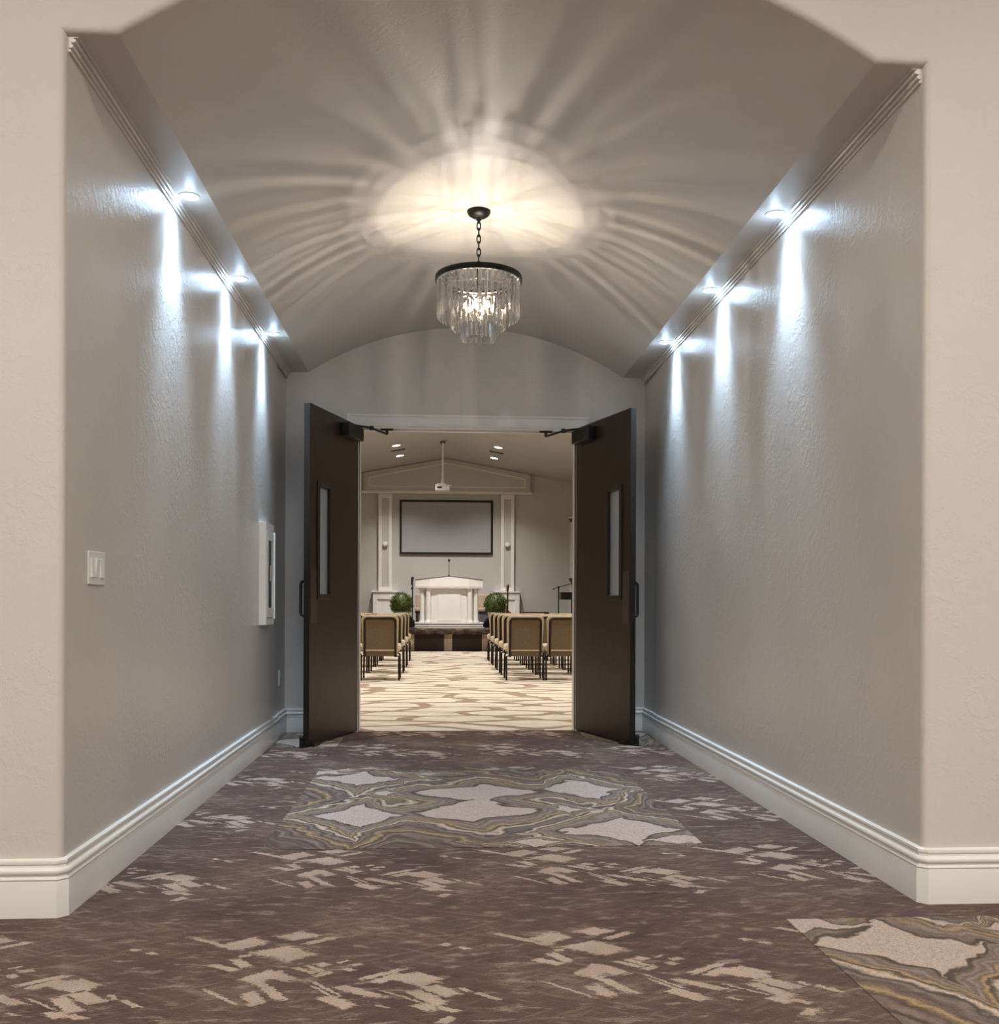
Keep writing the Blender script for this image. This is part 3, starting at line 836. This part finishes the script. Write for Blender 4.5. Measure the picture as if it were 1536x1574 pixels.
# mic stand left of the pulpit
t = thing('microphone_stand', 'black microphone stand beside the left edge of the pulpit', 'microphone stand', (-.60, 21.78, SZ))
obj('base', MB().lathe([(.0001,0),(.10,0),(.10,.012),(.02,.022),(.0001,.022)], seg=24), M_black, t)
obj('pole', MB().tube([(0,0,.02),(0,0,1.0)], .015, 8), M_black, t)
obj('clip', MB().box(-.035,.02,-.03,.03,.86,.915), M_black, t, smooth=0, bevel=.008)
obj('microphone', MB().tube([(-.015,0,.96),(-.005,-.02,1.10)], [.022,.03], 10).ball((0,-.03,1.115), .035, 12, 8), M_black, t)

# stage monitors behind planters
for x, s, lab in ((-.70, 1, 'left'), (1.17, -1, 'right')):
    t = thing('stage_monitor', 'black wedge stage monitor on the stage just %s of the pulpit' % lab, 'speaker', (x, 23.0, SZ), 0, 'black wedge stage monitors')
    obj('cabinet', MB().prism([(-.16*s,0),(.20*s,0),(-.06*s,.36),(-.16*s,.33)], 'Y', -.2, .2), M_black, t, smooth=0, bevel=.01)
    obj('grille', MB().prism([(.185*s,.035),(.19*s,.042),(-.035*s,.335),(-.042*s,.330)], 'Y', -.18, .18), M_bronze, t, smooth=0)

# ------------------------------------------------------------------ topiary balls
def leaf_mat():
    t = NT('boxwood_leaf'); P = t.obj()
    n = t.noise(P, 22, 3, .6)
    c = t.ramp(n, [(.3,(.012,.020,.003)), (.5,(.045,.068,.008)), (.7,(.13,.165,.02))])
    return t.pbr(c, .5, 0, .4)
M_leaf = leaf_mat()
M_planter = simple('stone_planter', (.46,.40,.35), .7, 0, .3, .06, 9)
def topiary(loc, label):
    t = thing('potted_topiary', label, 'plant', loc, 0, 'ball topiaries flanking the pulpit')
    obj('planter', MB().lathe([(.0001,0),(.115,0),(.12,.01),(.175,.33),(.185,.335),(.185,.36),(.16,.36),(.15,.33),(.0001,.33)], seg=28), M_planter, t)
    m = MB(); rnd = random.Random(3)
    m.ball((0,0,.535), .225, 24, 16)
    for i in range(1500):
        z = rnd.uniform(-1, 1); a = rnd.uniform(0, 2*pi); q = sqrt(1-z*z)
        n = Vector((q*cos(a), q*sin(a), z))
        p = Vector((0,0,.535)) + n*rnd.uniform(.215, .262)
        d = (n + Vector((rnd.uniform(-.8,.8), rnd.uniform(-.8,.8), rnd.uniform(-.8,.8)))).normalized()
        w = d.cross(Vector((rnd.uniform(-1,1), rnd.uniform(-1,1), rnd.uniform(-1,1)))).normalized()*.010
        L = rnd.uniform(.022, .038)
        u = d.cross(w).normalized()*.003
        m.add([p-d*.005, p+d*L*.5+w+u, p+d*L, p+d*L*.5-w+u], [(0,1,2,3)])
    obj('foliage', m, M_leaf, t, smooth=0)
    obj('stem', MB().tube([(0,0,.3),(0,0,.45)], .02, 8), M_darkpanel, t)
    return t
tp = topiary((-.853, 22.15, SZ), 'round green boxwood ball in a planter, left of the pulpit')
dup(tp, (1.262, 22.15, SZ), .9, 'round green boxwood ball in a planter, right of the pulpit')

# ------------------------------------------------------------------ bench behind pulpit
t = thing('upholstered_bench', 'long tan upholstered bench behind the pulpit', 'bench', (.38, 24.1, SZ))
M_tan = simple('tan_upholstery', (.36,.28,.22), .85, 0, .2, .08, 20)
M_greyfab = simple('grey_upholstery', (.14,.135,.14), .85, 0, .2, .08, 20)
obj('backrest', MB().box(-.98, .98, .22, .32, .45, .79), M_tan, t, smooth=0, bevel=.03)
obj('seat', MB().box(-.98, .98, -.25, .22, .36, .46), M_tan, t, smooth=0, bevel=.03)
obj('rail', MB().box(-.98, .98, -.24, .25, .32, .36), M_darkpanel, t, smooth=0)
obj('front_panel', MB().box(-.94, .94, -.22, -.20, 0.06, .32), M_greyfab, t, smooth=0)
for x in (-.93, .93):
    for y in (-.2, .24): obj('leg', MB().box(x-.03, x+.03, y-.03, y+.03, 0, .32), M_darkpanel, t, smooth=0)

# ------------------------------------------------------------------ guitar
t = thing('guitar', 'brown guitar standing upright on stage by the right pilaster', 'guitar', (1.60, 23.2, SZ))
M_gneck = simple('guitar_neck_wood', (.05,.024,.014), .35)
body = []
for i in range(40):
    a = 2*pi*i/40
    r = .155 + .035*cos(2*a) - .0*sin(a)
    zz = .20 + .195*sin(a)
    xx = (.165 - .035*max(0, sin(a)) - .045*math.exp(-((zz-.24)/.06)**2)) * cos(a)
    body.append((xx, zz))
obj('body', MB().prism(body, 'Y', -.045, .045), simple('guitar_top_wood', (.30,.14,.05), .25), t, smooth=30)
obj('neck', MB().prism([(-.024,.33),(.024,.33),(.026,.84),(-.010,.84)], 'Y', -.06, -.035), M_gneck, t, smooth=0)
obj('headstock', MB().prism([(-.014,.84),(.026,.84),(.048,.97),(.030,1.01),(-.005,1.0),(-.022,.96)], 'Y', -.055, -.035), M_gneck, t, smooth=0)
for k in range(3):
    obj('tuning_peg', MB().ball((-.040+.004*k, -.045, .87+.04*k), (.016,.008,.010), 8, 6).tube([(-.03,-.045,.87+.04*k),(0,-.045,.87+.04*k)], .004, 6), M_chrome, t)

# ------------------------------------------------------------------ keyboard, boom stand, piano bench, casing
t = thing('keyboard', 'black electronic keyboard on a stand at the right of the stage', 'keyboard', (3.38, 23.5, SZ))
obj('case', MB().box(-.48, .62, -.18, .18, .66, .84), M_black, t, smooth=0, bevel=.012)
m = MB()
for sg in (-1, 1): m.tube([(.10+.30*sg, -.15, .0), (.10+.30*sg, 0, .30), (.10+.30*sg, 0, .66)], .02, 8)
obj('stand', m, M_black, t)
obj('keys', MB().box(-.40, .55, -.16, -.02, .84, .852), M_white, t, smooth=0)
t = thing('speaker_box', 'small black speaker above the keyboard beside the white casing', 'speaker', (3.22, 23.42, SZ+.853))
obj('cabinet', MB().prism([(-.12,.32),(-.05,.16),(-.03,.0),(.16,.0),(.16,.32)], 'Y', -.09, .09), M_black, t, smooth=0, bevel=.008)
t = thing('boom_microphone_stand', 'black boom microphone stand in front of the keyboard', 'microphone stand', (2.80, 23.0, SZ))
m = MB()
for k in range(3):
    a = 2*pi*k/3+.4; m.tube([(0,0,.14), (.28*cos(a), .28*sin(a), .012)], .011, 6)
obj('tripod', m, M_black, t)
obj('pole', MB().tube([(0,0,.1),(0,0,.955)], .013, 8), M_black, t)
obj('boom', MB().tube([(-.125,0,.905),(.02,0,.955),(.30,0,1.03)], .009, 8).ball((-.12,0,.905), (.022,.018,.018), 8, 6), M_black, t)
obj('clutch', MB().ball((0,0,.95), .027, 10, 8), M_black, t)
t = thing('piano_bench', 'low dark wooden bench at the stage edge behind right chairs', 'bench', (2.19, 22.5, SZ))
obj('seat', MB().box(-.31, .31, -.16, .16, .30, .365), M_darkpanel, t, smooth=0, bevel=.012)
for x in (-.27, .27):
    for y in (-.12, .12): obj('leg', MB().box(x-.02, x+.02, y-.02, y+.02, 0, .30), M_darkpanel, t, smooth=0)
m = MB().box(3.36, 3.47, FARY-.06, FARY-.001, SZ, 3.26).box(4.40, 4.51, FARY-.06, FARY-.001, SZ, 3.26).box(3.36, 4.51, FARY-.06, FARY-.001, 3.17, 3.26).box(3.30, 4.57, FARY-.09, FARY-.001, 3.26, 3.31)
struct('trim_5', m, M_white, smooth=0, bevel=.006)
struct('door_3', MB().box(3.47, 4.40, FARY-.03, FARY-.001, SZ, 3.17), M_white, smooth=0)

# ------------------------------------------------------------------ chairs
def fabric(name, c1, c2):
    t = NT(name); P = t.obj(); n = t.noise(P, 90, 3, .6)
    c = t.ramp(n, [(.35, c1), (.65, c2)])
    return t.pbr(c, .9, 0, .15, t.bump(n, .25, .003), sheen=.15)
M_back = fabric('chair_back_panel', (.150,.110,.070), (.200,.150,.098))
M_cush = fabric('chair_cushion', (.46,.385,.265), (.56,.475,.34))
M_seat = fabric('chair_seat', (.62,.55,.42), (.74,.67,.53))
M_leg = simple('chair_frame_brown', (.020,.012,.010), .4, .3, .4, .1, 10)
def rrect(w, z0, z1, r, n=6, wb=None):
    wb = wb or w
    pts = []
    for cx, cz, a0 in ((w-r, z1-r, 0), (-w+r, z1-r, pi/2)):
        for i in range(n+1):
            a = a0 + pi/2*i/n; pts.append((cx+r*cos(a), cz+r*sin(a)))
    return pts + [(-wb, z0), (wb, z0)]
def shear(mb, k, z0):      # lean the back
    mb.v = [(x, y - k*(z-z0), z) for x, y, z in mb.v]; return mb
def make_chair(label, group):
    t = thing('banquet_chair', label, 'chair', (0,0,0), 0, group)
    K_ = .10
    obj('back_cushion', shear(MB().prism(rrect(.250, .335, .868, .06, 6, .228), 'Y', -.005, .062), K_, .35), M_cush, t, smooth=30, bevel=.018, seg=3)
    obj('back_panel', shear(MB().prism(rrect(.190, .415, .815, .035), 'Y', -.013, -.004), K_, .35), M_back, t, smooth=30)
    pts = [(-.205, -.014, .315)]
    for cx, cz, a0 in ((-.205+.05, .832-.05, pi), (.205-.05, .832-.05, pi/2)):
        for i in range(6):
            a = a0 - pi/2*i/5; pts.append((cx+.05*cos(a), -.014, cz+.05*sin(a)))
    pts.append((.205, -.014, .315))
    obj('back_frame', shear(MB().tube(pts, .0155, 8), K_, .35), M_leg, t)
    m = shear(MB().box(-.19, .19, -.012, -.004, .325, .392), K_, .35)
    obj('lower_band', m, M_back, t, smooth=0)
    obj('band_piping', shear(MB().tube([(-.19,-.012,.403),(.19,-.012,.403)], .010, 8), K_, .35), M_cush, t)
    obj('seat', MB().box(-.266, .266, .045, .50, .385, .480), M_seat, t, smooth=30, bevel=.032, seg=3)
    obj('seat_frame', MB().box(-.225, .225, .04, .47, .345, .378), M_leg, t, smooth=0)
    for sx in (-1, 1):
        obj('leg', MB().tube([(.205*sx, -.010, .335), (.250*sx, .015, .32), (.252*sx, .0, 0)], .0135, 8), M_leg, t)
        obj('leg', MB().tube([(.205*sx, .43, .36), (.245*sx, .44, .33), (.250*sx, .45, 0)], .0135, 8), M_leg, t)
    return t
ORD = ['first', 'second', 'third', 'fourth', 'fifth']
chair = None
def place(x, y, label, group):
    global chair
    if chair is None:
        chair = make_chair(label, group); chair.location = (x, y, 0)
    else:
        o = dup(chair, (x, y, 0), 0, label); o['group'] = group
for r, y in enumerate((13.15, 14.62, 16.1, 17.75)):
    for c, w in enumerate(('at aisle', 'one in from aisle')):
        place(-.792 - .535*c, y, 'tan chair left of aisle, %s row from the doors, %s' % (ORD[r], w), 'chairs left of the aisle')
for r, y in enumerate((13.13, 14.2, 15.3, 16.5, 17.8)):
    for c, w in enumerate(('at aisle', 'one in from aisle', 'two in from aisle')):
        if c == 2 and r == 0: continue
        place(1.150 + .535*c, y, 'tan chair right of aisle, %s row from the doors, %s' % (ORD[r], w), 'chairs right of the aisle')

# ------------------------------------------------------------------ lights
def area(name, loc, size, e, col, rot=(0,0,0), sy=None, spread=None):
    l = bpy.data.lights.new(name, 'AREA'); l.energy = e; l.color = col; l.size = size
    if sy: l.shape = 'RECTANGLE'; l.size_y = sy
    if spread: l.spread = spread
    o = bpy.data.objects.new(name, l); COL.objects.link(o); o.location = loc; o.rotation_euler = rot
    return o
def spot(name, loc, target, e, col, ang=60, blend=.6, size=.06):
    l = bpy.data.lights.new(name, 'SPOT'); l.energy = e; l.color = col; l.spot_size = radians(ang); l.spot_blend = blend; l.shadow_soft_size = size
    o = bpy.data.objects.new(name, l); COL.objects.link(o); o.location = loc
    o.rotation_euler = (Vector(target) - Vector(loc)).to_track_quat('-Z', 'Y').to_euler()
    return o
LOB = (1.0, .965, .885)
for x in (-2.6, .4, 3.4):
    for y in (-2.6, .6):
        area('lobby_ceiling_light', (x, y, 3.96), .7, 69, LOB)
CHP = (1.0, .91, .79)
for x in (-3.4, -1.1, 1.4, 3.7):
    for y in (9.6, 12.2, 14.8, 17.4):
        spot('chapel_downlight', (x, y, gable(x)-.05), (x, y, 0), 200, CHP, 100, .8, .09)
for x in (-.975, 1.30):
    for y in (21.85, 23.4):
        spot('chapel_stage_light', (x, y, gable(x)-.05), (x, y, 0), 250, (1.0,.95,.89), 120, .8, .08)
for x in (-.9, 1.3):
    spot('chapel_pulpit_light', (x, 18.2, gable(x)-.08), (.2, 22.4, 1.1), 370, (1.0,.97,.93), 34, .7, .06)

w = bpy.data.worlds.new('world'); w.use_nodes = True
w.node_tree.nodes['Background'].inputs[0].default_value = (1, .95, .88, 1)
w.node_tree.nodes['Background'].inputs[1].default_value = .02
SC.world = w

# ------------------------------------------------------------------ camera
FPX, YAW, ROLL, CYP = 1506.44, .061, .0033, 931.45
cam = bpy.data.cameras.new('camera'); co = bpy.data.objects.new('camera', cam); COL.objects.link(co)
cam.sensor_fit = 'VERTICAL'; cam.sensor_height = 24; cam.lens = FPX/1574*24
cam.shift_x = 0; cam.shift_y = (CYP-787)/1574
cam.clip_start = .05; cam.clip_end = 100
fwd = Vector((sin(YAW), cos(YAW), 0)); right = Vector((cos(YAW), -sin(YAW), 0)); up = Vector((0,0,1))
r2 = right*cos(ROLL) + up*sin(ROLL); u2 = -right*sin(ROLL) + up*cos(ROLL)
co.matrix_world = Matrix(((r2.x, u2.x, -fwd.x, 0), (r2.y, u2.y, -fwd.y, 0), (r2.z, u2.z, -fwd.z, 1.0), (0,0,0,1)))
SC.camera = co

SC.view_settings.view_transform = 'Standard'; SC.view_settings.look = 'None'
SC.view_settings.exposure = .22; SC.view_settings.gamma = 1; SC.view_settings.use_curve_mapping = False
cy = SC.cycles
cy.use_denoising = True; cy.max_bounces = 12; cy.diffuse_bounces = 6; cy.glossy_bounces = 4; cy.transmission_bounces = 10; cy.transparent_max_bounces = 24
cy.sample_clamp_indirect = 8; cy.use_light_tree = True
